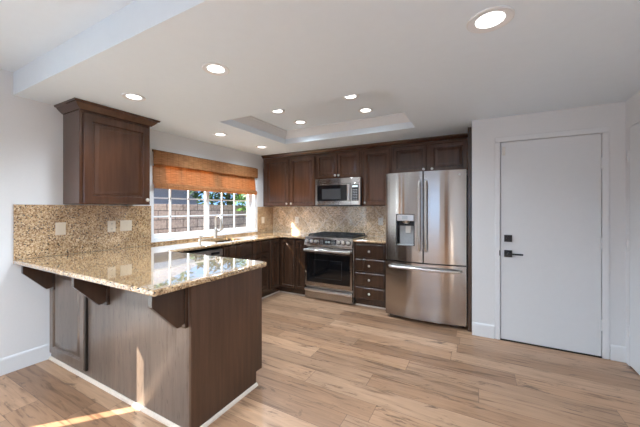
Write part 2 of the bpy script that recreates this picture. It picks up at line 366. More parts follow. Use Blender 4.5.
box(bm, xo, bx0, -3.4, -3.25, 0, 2.6); box(bm, bx1, XR + .15, -3.4, -3.25, 0, 2.6); box(bm, bx0, bx1, -3.4, -3.25, 0, bz0); box(bm, bx0, bx1, -3.4, -3.25, bz1, 2.6); struct('wall_rear', bm, 'wall')

def base_prof(bm, f0, f1, h=.135, t=.014):     # f maps (out, z) at both ends
    pts = [(0, 0), (t, 0), (t, h - .02), (t * .45, h - .004), (t * .3, h), (0, h)]
    return loops(bm, [[f0(a, b) for a, b in pts], [f1(a, b) for a, b in pts]])
bm = nb(); base_prof(bm, lambda a, b: Vector((XW + a, PY1 + .06, b)), lambda a, b: Vector((XW + a, 1.163, b))); struct('baseboard_left', bm, 'trim')
bm = nb(); base_prof(bm, lambda a, b: Vector((-.05, YD - a, b)), lambda a, b: Vector((DX0 - .055, YD - a, b))); base_prof(bm, lambda a, b: Vector((DX1 + .06, YD - a, b)), lambda a, b: Vector((XR, YD - a, b))); struct('baseboard_entry', bm, 'trim')
bm = nb(); base_prof(bm, lambda a, b: Vector((XR - a, RY0 - .05, b)), lambda a, b: Vector((XR - a, -3.2, b))); struct('baseboard_right', bm, 'trim')
# entry door casing
bm = nb(); c = .05
box(bm, DX0 - c, DX0 - .005, YD - .014, YD + .02, 0, DZ + .005, .004); box(bm, DX1 + .005, DX1 + c, YD - .014, YD + .02, 0, DZ + .005, .004); box(bm, DX0 - c, DX1 + c, YD - .014, YD + .02, DZ + .006, DZ + .006 + c, .004)
box(bm, DX0 - .004, DX1 + .004, YD + .045, YD + .118, .012, DZ + .004)  # unseen plug behind the door, added to block light leaking round it
struct('trim_2', bm, 'trim')
# entry door
bm = nb(); box(bm, DX0, DX1, YD - .002, YD + .042, .012, DZ, .003); d1 = struct('door_1', bm, 'doorp')
def dpart(name, bm, mat, lab=None):
    o = link(name, bm, mat, d1); ORG[o.name] = Vector((0, 0, 0))
    if lab: o['label'] = lab
    return o
for z in (1.765, 1.04, .30):
    bm = nb(); cyl(bm, (DX1 + .003, YD - .008, z - .045), (DX1 + .003, YD - .008, z + .045), .007); box(bm, DX1 - .016, DX1 + .001, YD - .0045, YD - .001, z - .045, z + .045)
    for q in (-.05, .046): cyl(bm, (DX1 + .003, YD - .008, z + q), (DX1 + .003, YD - .008, z + q + .004), .0085)
    dpart('hinge', bm, 'trim')
bm = nb(); box(bm, .243, .312, YD - .014, YD - .002, 1.015, 1.085, .003); cyl(bm, (.2775, YD - .014, 1.05), (.2775, YD - .02, 1.05), .016); dpart('deadbolt', bm, 'lock', 'dark square deadbolt plate')
bm = nb(); box(bm, .243, .312, YD - .012, YD - .002, .86, .93, .003); h = dpart('door_handle', bm, 'lock', 'dark square lever handle plate')
bm = nb(); cyl(bm, (.277, YD - .012, .895), (.277, YD - .05, .895), .010); box(bm, .268, .40, YD - .058, YD - .046, .886, .904, .004)
o = link('lever', bm, 'lock', h)
bm = nb(); box(bm, .226, .252, YD - .02, YD - .002, 1.90, 1.985, .004); dpart('alarm_sensor', bm, 'white', 'small white contact sensor')
bm = nb(); box(bm, DX0 - .012, DX0 - .004, YD - .0165, YD - .013, .87, .925); struct('strike_plate', bm, 'lock', d1)
bm = nb(); box(bm, DX0 - .004, DX1 + .004, YD - .01, YD + .1, 0, .011, .003); struct('trim_3', bm, 'lock')
# right wall door
bm = nb(); box(bm, XR - .001, XR + .04, RY0, RY1, .012, RZ, .003); d2 = struct('door_2', bm, 'doorp')
for z in (1.80, 1.04, .30):
    bm = nb(); cyl(bm, (XR - .007, RY1 + .003, z - .045), (XR - .007, RY1 + .003, z + .045), .007); box(bm, XR - .004, XR, RY1 - .016, RY1, z - .045, z + .045); link('hinge', bm, 'trim', d2)
bm = nb(); box(bm, XR - .012, XR + .02, RY0 - .055, RY0 - .005, 0, RZ + .055, .004); struct('trim_4', bm, 'trim')
# shoe moulding along the cabinets
bm = nb()
def shoe(bm, a, b, out, r=.019):
    a, b, out = Vector((*a, 0)), Vector((*b, 0)), Vector((*out, 0)); pts = [(0, 0)] + [(r * math.cos(t * math.pi / 8), r * math.sin(t * math.pi / 8)) for t in range(5)]
    return loops(bm, [[p + out * x + Vector((0, 0, z)) for x, z in pts] for p in (a, b)])
shoe(bm, (XW + .014, 1.161), (-1.475, 1.161), (0, -1)); shoe(bm, (-1.493, 1.145), (-1.493, 1.735), (1, 0)); struct('trim_5', bm, 'shoe')
bm = nb(); shoe(bm, (-2.853, 1.9), (-2.853, 3.872), (1, 0), .015); shoe(bm, (-2.853, 3.873), (-2.312, 3.873), (0, -1), .015); shoe(bm, (-1.515, 3.873), (-1.06, 3.873), (0, -1), .015); struct('trim_6', bm, 'shoe')

# kitchen window
bm = nb(); xi = XW - .10
def ring(bm, x0, x1, y0, y1, z0, z1, w, wb=None, bev=.003):
    wb = wb or w
    box(bm, x0, x1, y0, y0 + w, z0, z1, bev); box(bm, x0, x1, y1 - w, y1, z0, z1, bev); box(bm, x0, x1, y0 + w, y1 - w, z0, z0 + wb, bev); box(bm, x0, x1, y0 + w, y1 - w, z1 - w, z1, bev)
ring(bm, xi - .02, XW, WY0, WY1, WZ0, WZ1, .03, .035); win = struct('window_1', bm, 'vinyl')
for y0, y1, xs, ms, nm in ((2.10, 2.985, xi + .012, (2.39, 2.66), 0), (2.955, 3.925, xi - .012, (3.278, 3.542), 1)):
    bm = nb(); ring(bm, xs - .018, xs + .018, y0, y1, WZ0 + .03, WZ1 - .03, .045 if nm == 0 else .065, .055); sash = link('sash', bm, 'vinyl', win)
    bm = nb()
    for y in ms: box(bm, xs - .008, xs + .010, y - .009, y + .009, WZ0 + .08, WZ1 - .07)
    for z in (1.255, 1.487, 1.72): box(bm, xs - .008, xs + .010, y0 + .04, y1 - .04, z - .009, z + .009)
    link('muntins', bm, 'vinyl', sash)
    bm = nb(); box(bm, xs - .003, xs + .001, y0 + .035, y1 - .035, WZ0 + .07, WZ1 - .06); link('pane', bm, 'glass', sash)
bm = nb(); box(bm, xi + .03, xi + .05, 2.925, 2.95, 1.47, 1.55, .004); link('window_latch', bm, 'vinyl', win)
bm = nb(); ring(bm, XW - .01, XW + .012, WY0 - .045, WY1 + .05, WZ0 - .02, WZ1 + .045, .05, .022); struct('trim_7', bm, 'trim')
# patio door (left, beside the camera) and rear window added to carry the fill lamp
bm = nb(); ring(bm, XW - .12, XW - .02, PY0, PY1, 0.0, PZ1, .05, .03); box(bm, XW - .10, XW - .05, -.83, -.76, .03, PZ1 - .05); pd = struct('door_3', bm, 'vinyl')
bm = nb(); box(bm, XW - .075, XW - .07, PY0 + .04, PY1 - .04, .03, PZ1 - .04); link('pane', bm, 'glass', pd)
bm = nb()
for x0, x1, z0, z1 in ((bx0, bx0 + .05, bz0, bz1), (bx1 - .05, bx1, bz0, bz1), (bx0, bx1, bz0, bz0 + .05), (bx0, bx1, bz1 - .05, bz1), (-.91, -.85, bz0, bz1)): box(bm, x0, x1, -3.36, -3.29, z0, z1)
w2 = struct('added_rear_window', bm, 'vinyl'); bm = nb(); box(bm, bx0 + .04, bx1 - .04, -3.33, -3.325, bz0 + .04, bz1 - .04); link('pane', bm, 'glass', w2)

# ------------------------------------------------------------------ cabinets
XB, YBB = XW + .0015, YB - .0015             # backs stand a hair off the walls
def cabinet(name, label, loc, body, mat='wood', cat='cabinet', group=None, bev=.002):
    t = thing(name, label, cat, loc, group); bm = nb()
    for b in body: box(bm, *b, bev)
    part('body', bm, mat, t); return t
def add_door(t, O, U, N, w, h, knob=None, mat='wood', fr=.055, arch=0., hinge=None, name='door'):
    bm = nb(); door_bm(bm, O, U, N, w, h, .02, fr, arch); d = part(name, bm, mat, t)
    if knob: bm = nb(); knob_bm(bm, Vector(O) + Vector(U) * knob[0] + Vector((0, 0, knob[1])) + Vector(N) * .0195, N, 1.15); part('knob', bm, 'nickel', d, 'round brushed nickel knob')
    return d
CROWN = [(0, 0), (.008, 0), (.012, .010), (.026, .026), (.045, .056), (.05, .068), (.062, .072), (.066, .084), (.066, .094), (0, .094)]
# upper cabinet on the left wall
t = cabinet('upper_cabinet', 'dark brown wall cabinet hanging alone on the left wall beside the window', (-3.24, 1.56, 1.395), [(XB, -3.09, 1.25, 1.88, 1.395, 2.24)])
add_door(t, (-3.09, 1.275, 1.40), YP, XP, .595, .815, (.555, .045), fr=.075)
bm = nb(); rings = []
for a, b in CROWN: z = 2.232 + b * .70; rings.append([Vector((XB, 1.25 - a, z)), Vector((-3.075 + a, 1.25 - a, z)), Vector((-3.075 + a, 1.88 + a, z)), Vector((XB, 1.88 + a, z))])
loops(bm, rings); part('crown_moulding', bm, 'wood', t)
# back wall uppers
UY, UF = 4.12, 4.41
G = 'upper cabinets along the back wall'
def kb(x): return x
t = cabinet('upper_cabinet', 'tall two-door dark brown wall cabinet between the window corner and the microwave', (-2.85, 4.27, 1.395), [(-3.385, -2.302, UY, YBB, 1.395, 2.25)])
add_door(t, (-3.325, UY, 1.405), XP, YN, .505, .80, (.475, .035)); add_door(t, (-2.79, UY, 1.405), XP, YN, .475, .80, (.03, .035))
t = cabinet('upper_cabinet', 'short two-door dark brown wall cabinet directly above the microwave', (-1.91, 4.27, 1.82), [(-2.30, -1.522, UY, YBB, 1.82, 2.25)])
add_door(t, (-2.275, UY, 1.84), XP, YN, .36, .375, (.335, .03), fr=.05); add_door(t, (-1.905, UY, 1.84), XP, YN, .36, .375, (.025, .03), fr=.05)
t = cabinet('upper_cabinet', 'tall single-door dark brown wall cabinet between the microwave and the refrigerator', (-1.3, 4.27, 1.395), [(-1.52, -1.072, UY, YBB, 1.395, 2.25)])
add_door(t, (-1.485, UY, 1.405), XP, YN, .395, .80, (.03, .035))
t = cabinet('upper_cabinet', 'short two-door dark brown wall cabinet above the refrigerator', (-.56, 4.27, 1.84), [(-1.07, -.055, UY, YBB, 1.84, 2.25)])
add_door(t, (-1.045, UY, 1.852), XP, YN, .445, .36, (.415, .03)); add_door(t, (-.555, UY, 1.852), XP, YN, .445, .36, (.03, .03))
bm = nb(); loops(bm, [[Vector((x, UY - a * .9, 2.251 + b * .5)) for a, b in CROWN] for x in (-3.385, -.052)])
solo('crown_moulding', bm, 'wood', 'long dark wood crown moulding along the tops of the back wall cabinets', 'moulding')
bm = nb(); box(bm, -.092, -.053, 3.60, 4.118, .0, 2.25, .002); solo('filler_panel', bm, 'base', 'narrow dark wood panel standing between the refrigerator and the white wall', 'panel')

# base cabinets, drawers
FX, FY, BT = -2.80, 3.82, .889
t = thing('drawer_cabinet', 'dark brown stack of four drawers between the range and the refrigerator', 'cabinet', (-1.29, 4.1, 0))
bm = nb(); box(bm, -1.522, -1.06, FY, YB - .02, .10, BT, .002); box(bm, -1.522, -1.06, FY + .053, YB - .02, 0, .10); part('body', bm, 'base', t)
for z0, z1 in ((.675, .868), (.487, .665), (.288, .477), (.112, .278)):
    bm = nb(); slab_front(bm, (-1.495, FY, z0), XP, YN, .41, z1 - z0); d = part('drawer', bm, 'base', t)
    bm = nb(); knob_bm(bm, (-1.29, FY - .0195, (z0 + z1) / 2), YN); part('knob', bm, 'nickel', d, 'round brushed nickel knob')
t = thing('corner_cabinet', 'dark corner base cabinet with two arched doors where the counters meet', 'cabinet', (-3.0, 4.0, 0))
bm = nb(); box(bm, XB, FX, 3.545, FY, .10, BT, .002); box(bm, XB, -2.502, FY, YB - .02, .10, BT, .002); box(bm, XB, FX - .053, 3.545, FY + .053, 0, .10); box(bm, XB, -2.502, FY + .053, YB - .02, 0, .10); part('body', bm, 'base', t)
add_door(t, (FX, 3.56, .112), YP, XP, .235, .755, None, 'base', .042, .035); add_door(t, (-2.775, FY, .112), XP, YN, .26, .755, None, 'base', .042, .035)
t = thing('base_cabinet', 'narrow dark base cabinet with one arched door left of the range', 'cabinet', (-2.4, 4.1, 0))
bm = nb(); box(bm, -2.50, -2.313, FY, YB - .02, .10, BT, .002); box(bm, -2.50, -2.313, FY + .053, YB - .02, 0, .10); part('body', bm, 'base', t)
add_door(t, (-2.488, FY, .112), XP, YN, .165, .755, None, 'base', .042, .03)
t = thing('base_cabinet', 'dark base cabinet with a drawer above one arched door right of the sink', 'cabinet', (-3.1, 3.35, 0))
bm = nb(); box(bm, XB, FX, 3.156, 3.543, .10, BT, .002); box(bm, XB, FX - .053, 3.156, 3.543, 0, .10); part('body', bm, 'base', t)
bm = nb(); slab_front(bm, (FX, 3.17, .71), YP, XP, .36, .157); part('drawer', bm, 'base', t); add_door(t, (FX, 3.17, .112), YP, XP, .36, .585, None, 'base', .05, .035)
t = thing('base_cabinet', 'dark sink base cabinet under the faucet beside the dishwasher', 'cabinet', (-3.1, 2.9, 0))
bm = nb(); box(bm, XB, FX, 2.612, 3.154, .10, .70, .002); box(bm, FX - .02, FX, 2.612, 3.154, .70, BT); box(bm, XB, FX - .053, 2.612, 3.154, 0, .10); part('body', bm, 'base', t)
bm = nb(); slab_front(bm, (FX, 2.63, .71), YP, XP, .51, .157); part('false_front', bm, 'base', t)
for y in (2.63, 2.89): add_door(t, (FX, y, .112), YP, XP, .25, .585, None, 'base', .045, .03)
t = thing('dishwasher', 'built-in stainless dishwasher under the counter left of the sink', 'dishwasher', (-3.1, 2.3, 0))
bm = nb(); box(bm, XW + .05, FX - .01, 2.008, 2.604, .03, .86, .003); part('body', bm, 'dark', t)
bm = nb(); box(bm, FX - .01, FX + .022, 2.010, 2.602, .11, .765, .006); part('door', bm, 'steel2', t)
bm = nb(); box(bm, FX - .01, FX + .026, 2.010, 2.602, .772, .858, .006); cp = part('control_panel', bm, 'steel2', t)
bm = nb(); box(bm, FX + .024, FX + .0275, 2.42, 2.55, .80, .83, .002); part('display', bm, 'black', cp)
# peninsula cabinet
PFY, PX1 = 1.163, -1.495
t = thing('peninsula_cabinet', 'dark stained peninsula base with panelled front and brackets under the counter', 'cabinet', (-2.4, 1.48, 0))
bm = nb(); box(bm, XB, PX1 - .02, PFY + .004, 1.80, .10, BT); box(bm, XB, PX1 - .02, PFY + .004, 1.735, 0, .10); part('body', bm, 'base', t)
bm = nb(); box(bm, XB, PX1 - .02, PFY - .002, PFY + .004, 0, BT); part('front_panel', bm, 'oak', t)
bm = nb(); prism(bm, [(PFY - .004, 0), (1.735, 0), (1.735, .10), (1.802, .10), (1.802, BT), (PFY - .004, BT)], frame((PX1 - .02, 0, 0), YP, XP), 0, .02); part('end_panel', bm, 'endp', t)
add_door(t, (-3.365, PFY - .004, .065), XP, YN, .62, .80, None, 'oak', .07)
bm = nb(); box(bm, -2.7445, -2.722, PFY - .020, PFY - .002, .065, .865, .001); part('edge_shade_strip', bm, 'edge_shade', t, 'narrow dark strip for shade along the door edge')  # dark strip added as the shade on the door's right edge
for x in (-1.60, -2.05, -2.5): add_door(t, (x, 1.80, .12), XN, YP, .42, .74, (.03, .70), 'base')
for xs, e in ((-3.29, .03), (-2.41, .035), (-1.535, .035)):
    f = frame((xs - e, 0, 0), YN, XP); y0 = -PFY + .024
    bm = nb(); prism(bm, [(y0, BT), (y0, .665), (y0 + .028, .655), (y0 + .045, .655), (-.945, .818), (-.945, BT)], f, 0, e); cb = part('bracket', bm, 'base', t)
    bm = nb(); box(bm, xs - e - .012, xs + .012, PFY - .025, PFY - .002, .64, BT, .002); part('cleat', bm, 'base', cb)

# ------------------------------------------------------------------ counters and backsplash
CT0, CT1 = .8895, .925
t = thing('countertop', 'speckled tan granite worktop running from the peninsula along the window to the range', 'worktop', (-2.6, 2.4, CT0))
bm = nb(); bv = .012
SK = (-3.27, -2.88, 2.66, 3.12)                # sink opening
ex = -2.772; py0, py1, px1 = .918, 1.872, -1.478
# outline polygon extruded, with rounded outer corners, sink hole made by strips on the window run
def rc(cx, cy, r, a0, a1, n=6): return [(cx + r * math.cos(R(a0 + (a1 - a0) * k / n)), cy + r * math.sin(R(a0 + (a1 - a0) * k / n))) for k in range(n + 1)]
pen = [(XB, py0), (XB + .02, py0)] + rc(px1 - .012, py0 + .012, .012, -90, 0, 4) + rc(px1 - .045, py1 - .045, .045, 0, 90) + [(ex + .02, py1), (ex, py1), (XB, py1)]
FIXED = {(XB, py0), (ex, py1), (XB, py1)}        # edges against the wall and the window run stay square
def slab(bm, pts, r=.012):
    n = len(pts); cen = Vector((sum(p[0] for p in pts) / n, sum(p[1] for p in pts) / n))
    def ins(d):
        out = []
        for i in range(n):
            p0, p1, p2 = Vector(pts[i - 1]), Vector(pts[i]), Vector(pts[(i + 1) % n]); a = (p1 - p0).normalized(); b = (p2 - p1).normalized()
            na = Vector((-a.y, a.x)); nbv = Vector((-b.y, b.x)); m = (na + nbv).normalized(); k = 0 if pts[i] in FIXED else d / max(.3, m.dot(na)); out.append(p1 + m * k)
        return out
    ls = []
    for k in range(5): a = R(90 * k / 4); ls.append([Vector((*p, CT0 + r - r * math.sin(a))) for p in ins(r - r * math.cos(a))][:])
    ls = ls[::-1]
    for k in range(5): a = R(90 * k / 4); ls.append([Vector((*p, CT1 - r + r * math.sin(a))) for p in ins(r - r * math.cos(a))])
    loops(bm, ls)
slab(bm, pen); part('peninsula_slab', bm, 'granite', t)
bm = nb()
box(bm, XB, SK[0], py1, 4.41, CT0, CT1); box(bm, SK[0], SK[1], py1, SK[2], CT0, CT1); box(bm, SK[0], SK[1], SK[3], 4.41, CT0, CT1)
fs = [(0, CT0), (0, CT1)] 
def nose(bm, A, B, out, r=.0175):
    pts = [(r * math.cos(R(-90 + 180 * k / 8)), CT0 + .01775 + .01775 * math.sin(R(-90 + 180 * k / 8))) for k in range(9)]; pts = [(-.001, CT0)] + pts + [(-.001, CT1)]
    A, B, out = Vector((*A, 0)), Vector((*B, 0)), Vector((*out, 0)); loops(bm, [[P + out * a + Vector((0, 0, z)) for a, z in pts] for P in (A, B)])
box(bm, SK[1], ex - .017, py1, 4.41, CT0, CT1); nose(bm, (ex - .0175, py1), (ex - .0175, 3.79), (1, 0))
box(bm, ex - .017, -2.312, 3.7925, 4.41, CT0, CT1); nose(bm, (ex - .0175, 3.7925), (-2.312, 3.7925), (0, -1))
part('window_slab', bm, 'granite', t)
bm = nb(); box(bm, XB, XW + .022, 2.077, 3.972, CT1 + .0012, .954, .002); part('sill_strip', bm, 'granite', t)
bm = nb(); box(bm, -1.52, -1.05, 3.7925, 4.41, CT0, CT1); nose(bm, (-1.52, 3.7925), (-1.05, 3.7925), (0, -1))
solo('countertop', bm, 'granite', 'short granite worktop on the four drawers between range and refrigerator', 'worktop')
bm = nb(); box(bm, XB, XW + .02, .918, 2.076, CT1 + .0012, 1.388, .0015); solo('backsplash', bm, 'granite', 'speckled granite backsplash on the left wall below the lone wall cabinet', 'backsplash')
bm = nb(); box(bm, XB, XW + .02, 3.973, YB - .0205, CT1 + .0012, 1.388, .0015); solo('backsplash', bm, 'granite', 'narrow granite backsplash between the window and the back corner', 'backsplash')
bm = nb(); box(bm, XB, -.96, YB - .02, YBB, CT1 + .0012, 1.394, .0015); solo('backsplash', bm, 'tile', 'pale granite backsplash on the back wall behind the range', 'backsplash')

# ------------------------------------------------------------------ wall plates
def plate(kind, label, O, U, N, w, mat='almond', gangs=1, holes=None):
    t = thing(kind, label, 'wall outlet' if kind == 'outlet' else 'light switch', O)
    f = frame(O, U, N); h = .115
    lp = lambda i, c: [f(-w / 2 + i, -h / 2 + i, c), f(w / 2 - i, -h / 2 + i, c), f(w / 2 - i, h / 2 - i, c), f(-w / 2 + i, h / 2 - i, c)]
    bm = nb(); loops(bm, [lp(0, 0), lp(0, .003), lp(.004, .006)]); part('cover_plate', bm, mat, t)
    for g in range(gangs):
        a = (g - (gangs - 1) / 2) * .046
        if kind == 'outlet':
            for b in (.027, -.027):
                bm = nb(); lathe(bm, f(a, b, .0055), N, [(.0165, 0), (.0165, .0018), (.0145, .0025)], 16); rcp = part('receptacle', bm, mat, t)
                bm = nb()
                for da in (-.006, .006): prism(bm, [(a + da - .0015, b - .002), (a + da + .0015, b - .002), (a + da + .0015, b + .008), (a + da - .0015, b + .008)], f, .0079, .0084)
                lathe(bm, f(a, b - .009, .0079), N, [(.0025, 0), (.0025, .0005)], 8); part('slots', bm, 'slot', rcp)
        elif kind == 'light_switch':
            bm = nb(); loops(bm, [[f(a - .0165, -.033, .0055), f(a + .0165, -.033, .0055), f(a + .0165, .033, .0055), f(a - .0165, .033, .0055)], [f(a - .0165, -.033, .007), f(a + .0165, -.033, .007), f(a + .0165, .033, .0105), f(a - .0165, .033, .0105)]]); part('rocker', bm, mat, t)
    return t
Xs = XW + .0205
t = plate('light_switch', 'almond wall switch on the granite nearest the counter end, left of the pair', (Xs, 1.226, 1.168), YP, XP, .075, 'almond')
plate('outlet', 'almond double outlet on granite, left one of the pair below the wall cabinet', (Xs, 1.652, 1.168), YP, XP, .075, 'almond')
plate('light_switch', 'almond two-gang wall switch on granite, right one of the pair below the wall cabinet', (Xs, 1.795, 1.168), YP, XP, .118, 'almond', 2)
plate('light_switch', 'almond wall switch on the granite between the window and the back corner', (Xs, 4.11, 1.152), YP, XP, .075, 'almond')
plate('outlet', 'white wall outlet on the back wall granite left of the range', (-2.855, YB - .0205, 1.152), XP, YN, .075, 'white')
plate('outlet', 'white wall outlet on the back wall granite beside the refrigerator', (-1.315, YB - .0205, 1.156), XP, YN, .075, 'white')

# ------------------------------------------------------------------ refrigerator
FL, FR, FS, FB = -1.015, -.10, -.556, 3.66
def fy(x): return 3.555 + .055 * ((x - (FL + FR) / 2) / ((FR - FL) / 2)) ** 2
t = thing('refrigerator', 'large stainless french-door refrigerator with a dispenser beside the white wall', 'refrigerator', (-.557, 4.0, 0))
bm = nb(); box(bm, FL + .004, FR - .004, FB + .02, 4.37, .05, 1.765, .004); box(bm, FL + .03, FR - .03, FB + .04, 4.3, .0, .05); part('case', bm, 'case', t)
DISP = (-.878, -.652, .912, 1.287)
def panel(x0, x1, z0, z1, hole=None):
    bm = nb(); n = 16; xs = sorted(set([x0 + (x1 - x0) * k / n for k in range(n + 1)] + ([hole[0], hole[1]] if hole else []))); zs = [z0, z1] if not hole else [z0, hole[2], hole[3], z1]
    rx = .010
    def Y(x):
        d = min(x - x0, x1 - x); return fy(x) + (0 if d >= rx else rx - math.sqrt(max(0, rx * rx - (rx - d) ** 2)))
    xs = sorted(set(xs + [x0 + rx * q for q in (.1, .35, .7)] + [x1 - rx * q for q in (.1, .35, .7)]))
    F = [[bm.verts.new((x, Y(x), z)) for z in zs] for x in xs]; B = [[bm.verts.new((x, FB + .015, z)) for z in zs] for x in xs]
    for i in range(len(xs) - 1):
        for j in range(len(zs) - 1):
            if hole and j == 1 and xs[i] >= hole[0] - 1e-6 and xs[i + 1] <= hole[1] + 1e-6: continue
            bm.faces.new((F[i][j], F[i + 1][j], F[i + 1][j + 1], F[i][j + 1])); bm.faces.new((B[i][j], B[i][j + 1], B[i + 1][j + 1], B[i + 1][j]))
        bm.faces.new((F[i][0], B[i][0], B[i + 1][0], F[i + 1][0])); bm.faces.new((F[i][-1], F[i + 1][-1], B[i + 1][-1], B[i][-1]))
    for i in (0, len(xs) - 1):
        for j in range(len(zs) - 1): bm.faces.new((F[i][j], F[i][j + 1], B[i][j + 1], B[i][j]))
    if hole:
        ia = min(range(len(xs)), key=lambda i: abs(xs[i] - hole[0])); ib = min(range(len(xs)), key=lambda i: abs(xs[i] - hole[1]))
        for i in (ia, ib): bm.faces.new((F[i][1], F[i][2], B[i][2], B[i][1]))
        for i in range(ia, ib):
            for j in (1, 2): bm.faces.new((F[i][j], F[i + 1][j], B[i + 1][j], B[i][j]))
    return bm
dl = part('left_door', panel(FL, FS - .003, .722, 1.79, DISP), 'steel', t); dr = part('right_door', panel(FS + .003, FR, .722, 1.79), 'steel', t); dw = part('freezer_drawer', panel(FL, FR, .048, .708), 'steel', t)
def vhandle(x, par):
    y = fy(x) - .048; bm = nb(); pts = [(x, fy(x) - .004, .862), (x, fy(x) - .03, .868), (x, y, .90)] + [(x, y - .008 * math.sin(math.pi * k / 8), .90 + .74 * k / 8) for k in range(1, 8)] + [(x, y, 1.64), (x, fy(x) - .03, 1.672), (x, fy(x) - .004, 1.678)]
    tube(bm, pts, [.011, .013] + [.0155] * (len(pts) - 4) + [.013, .011], 12); part('handle', bm, 'steel2', par)
vhandle(FS - .036, dl); vhandle(FS + .036, dr)
bm = nb(); pts = [(FL + .06, fy(FL + .06) - .004, .652)] + [(x, fy(x) - .050, .652) for x in [FL + .075 + (FR - FL - .15) * k / 12 for k in range(13)]] + [(FR - .06, fy(FR - .06) - .004, .652)]
tube(bm, pts, .0165, 12); part('handle', bm, 'steel2', dw)
# dispenser
x0, x1, z0, z1 = DISP; yb = FB + .012
bm = nb(); box(bm, x0 + .001, x1 - .001, yb, yb + .004, z0, z1); box(bm, x0, x0 + .012, fy(x0) + .004, yb, z0, 1.20); box(bm, x1 - .012, x1, fy(x1) + .004, yb, z0, 1.20); dsp = part('dispenser', bm, 'dark', dl, 'dark water and ice dispenser recess')
bm = nb(); box(bm, x0 + .014, x1 - .010, fy(-.77) + .002, yb - .001, 1.205, z1 - .006, .006); part('control_panel', bm, 'steel2', dsp)
bm = nb(); box(bm, -.80, -.735, fy(-.77) - .0005, fy(-.77) + .004, 1.225, 1.268, .002); part('display', bm, 'grey', dsp)
bm = nb(); box(bm, x0 + .03, x1 - .018, yb - .014, yb - .001, z0 + .012, 1.145, .006); part('back_plate', bm, 'grey', dsp, 'light grey recess back')
bm = nb(); lathe(bm, (-.765, yb - .045, 1.205), (0, 0, -1), [(.045, 0), (.04, .02), (.022, .035)], 16); part('spout', bm, 'nickel', dsp)
bm = nb(); box(bm, -.775, -.715, yb - .030, yb - .016, 1.055, 1.145, .005); part('paddle', bm, 'white', dsp)
bm = nb(); box(bm, x0 + .012, x1 - .012, fy(x0) + .01, yb - .001, z0 + .001, z0 + .010); part('drip_tray', bm, 'grey', dsp)
bm = nb(); y = fy(-.172) - .001; lathe(bm, (-.172, y + .006, 1.735), YN, [(.013, 0), (.013, .0075), (.010, .008)], 18); part('badge', bm, 'label', dr, 'small round pale maker badge')
for x in (FL + .04, FR - .10):
    bm = nb(); box(bm, x, x + .06, FB + .025, FB + .12, 1.766, 1.80, .006); part('hinge_cover', bm, 'case', t)

# ------------------------------------------------------------------ range
RX0, RX1, RC = -2.303, -1.53, -1.9165
t = thing('range', 'stainless slide-in gas range with black oven window', 'stove', (RC, 4.08, 0))
bm = nb(); box(bm, RX0, RX1, 3.825, 4.405, .02, .80, .002); box(bm, RX0 + .02, RX1 - .02, 3.86, 4.38, 0, .02); part('body', bm, 'steel2', t)
bm = nb(); box(bm, RX0 - .002, RX1 + .002, 3.80, 4.405, .80, .932, .004); part('cooktop', bm, 'steel2', t)
bm = nb(); prism(bm, [(-3.835, .80), (-3.772, .80), (-3.765, .812), (-3.795, .925), (-3.81, .932), (-3.835, .932)], frame((RX0 - .002, 0, 0), YN, XP), 0, RX1 - RX0 + .004); cp = part('control_panel', bm, 'steel', t)
def pf(x, z): s = (z - .812) / .113; return Vector((x, 3.765 + .030 * s, z))
PN = Vector((0, -.113, .030)).normalized(); PN = Vector((0, -.966, .257))
for x in (-2.25, -2.175, -2.10, -1.735, -1.66, -1.585):
    P = pf(x, .868); bm = nb(); lathe(bm, P + PN * .001, PN, [(.024, .003), (.0235, .034), (.020, .040), (.004, .041)], 20)
    kn = part('knob', bm, 'nickel', cp); bm = nb(); lathe(bm, P + PN * .001, PN, [(.033, 0), (.033, .003), (.028, .006)], 20); part('knob_skirt', bm, 'dark', kn, 'dark knob skirt'); f = frame(P + PN * .04, XP, PN, (0, .257, .966))
    bm = nb(); prism(bm, [(-.004, -.020), (.004, -.020), (.004, .020), (-.004, .020)], f, -.002, .006); part('knob_grip', bm, 'steel2', kn)
f = frame(pf(RC, .868), XP, PN, (0, .257, .966))
bm = nb(); prism(bm, [(-.135, -.036), (.135, -.036), (.135, .036), (-.135, .036)], f, -.001, .002); dsp = part('display', bm, 'black', cp)
bm = nb()
for a in (-.03, -.012, .012, .03):                                  # clock digits
    for (u0, u1, v0, v1) in ((-.006, .006, .009, .012), (-.006, .006, -.0015, .0015), (.004, .006, -.012, .012), (-.006, .006, -.012, -.009)): prism(bm, [(a + u0, v0), (a + u1, v0), (a + u1, v1), (a + u0, v1)], f, .002, .0025)
part('digits', bm, 'led', dsp)
for b in (-.022, 0, .022):
    for a in (-.11, -.085, .07, .09, .11): bm = nb(); prism(bm, [(a - .006, b - .002), (a + .006, b - .002), (a + .006, b + .002), (a - .006, b + .002)], f, .002, .0023); part('key_mark', bm, 'label', dsp)
OY = 3.782
bm = nb(); prism(bm, [(RX0 + .003, .205), (RX1 - .003, .205), (RX1 - .003, .788), (RX0 + .003, .788)], frame((0, OY, 0), XP, YN), -.042, 0); ov = part('oven_door', bm, 'steel', t)
bm = nb(); box(bm, RX0 + .03, RX1 - .035, OY - .004, OY + .004, .262, .688, .003); wn = part('oven_window', bm, 'black', ov, 'black glass oven window')
bm = nb(); ring2 = [(RX0 + .16, RX1 - .16, .33, .60)]
for a, b, c, d in ring2:
    for q in ((a, b, c, c + .004), (a, b, d - .004, d), (a, a + .004, c, d), (b - .004, b, c, d)): box(bm, q[0], q[1], OY - .0046, OY - .003, q[2], q[3])
part('window_line', bm, 'dark', wn)
bm = nb(); hy = OY - .058; tube(bm, [(RX0 + .02, hy, .742), (RX1 - .02, hy, .742)], .0195, 14); hd = part('handle', bm, 'steel2', ov)
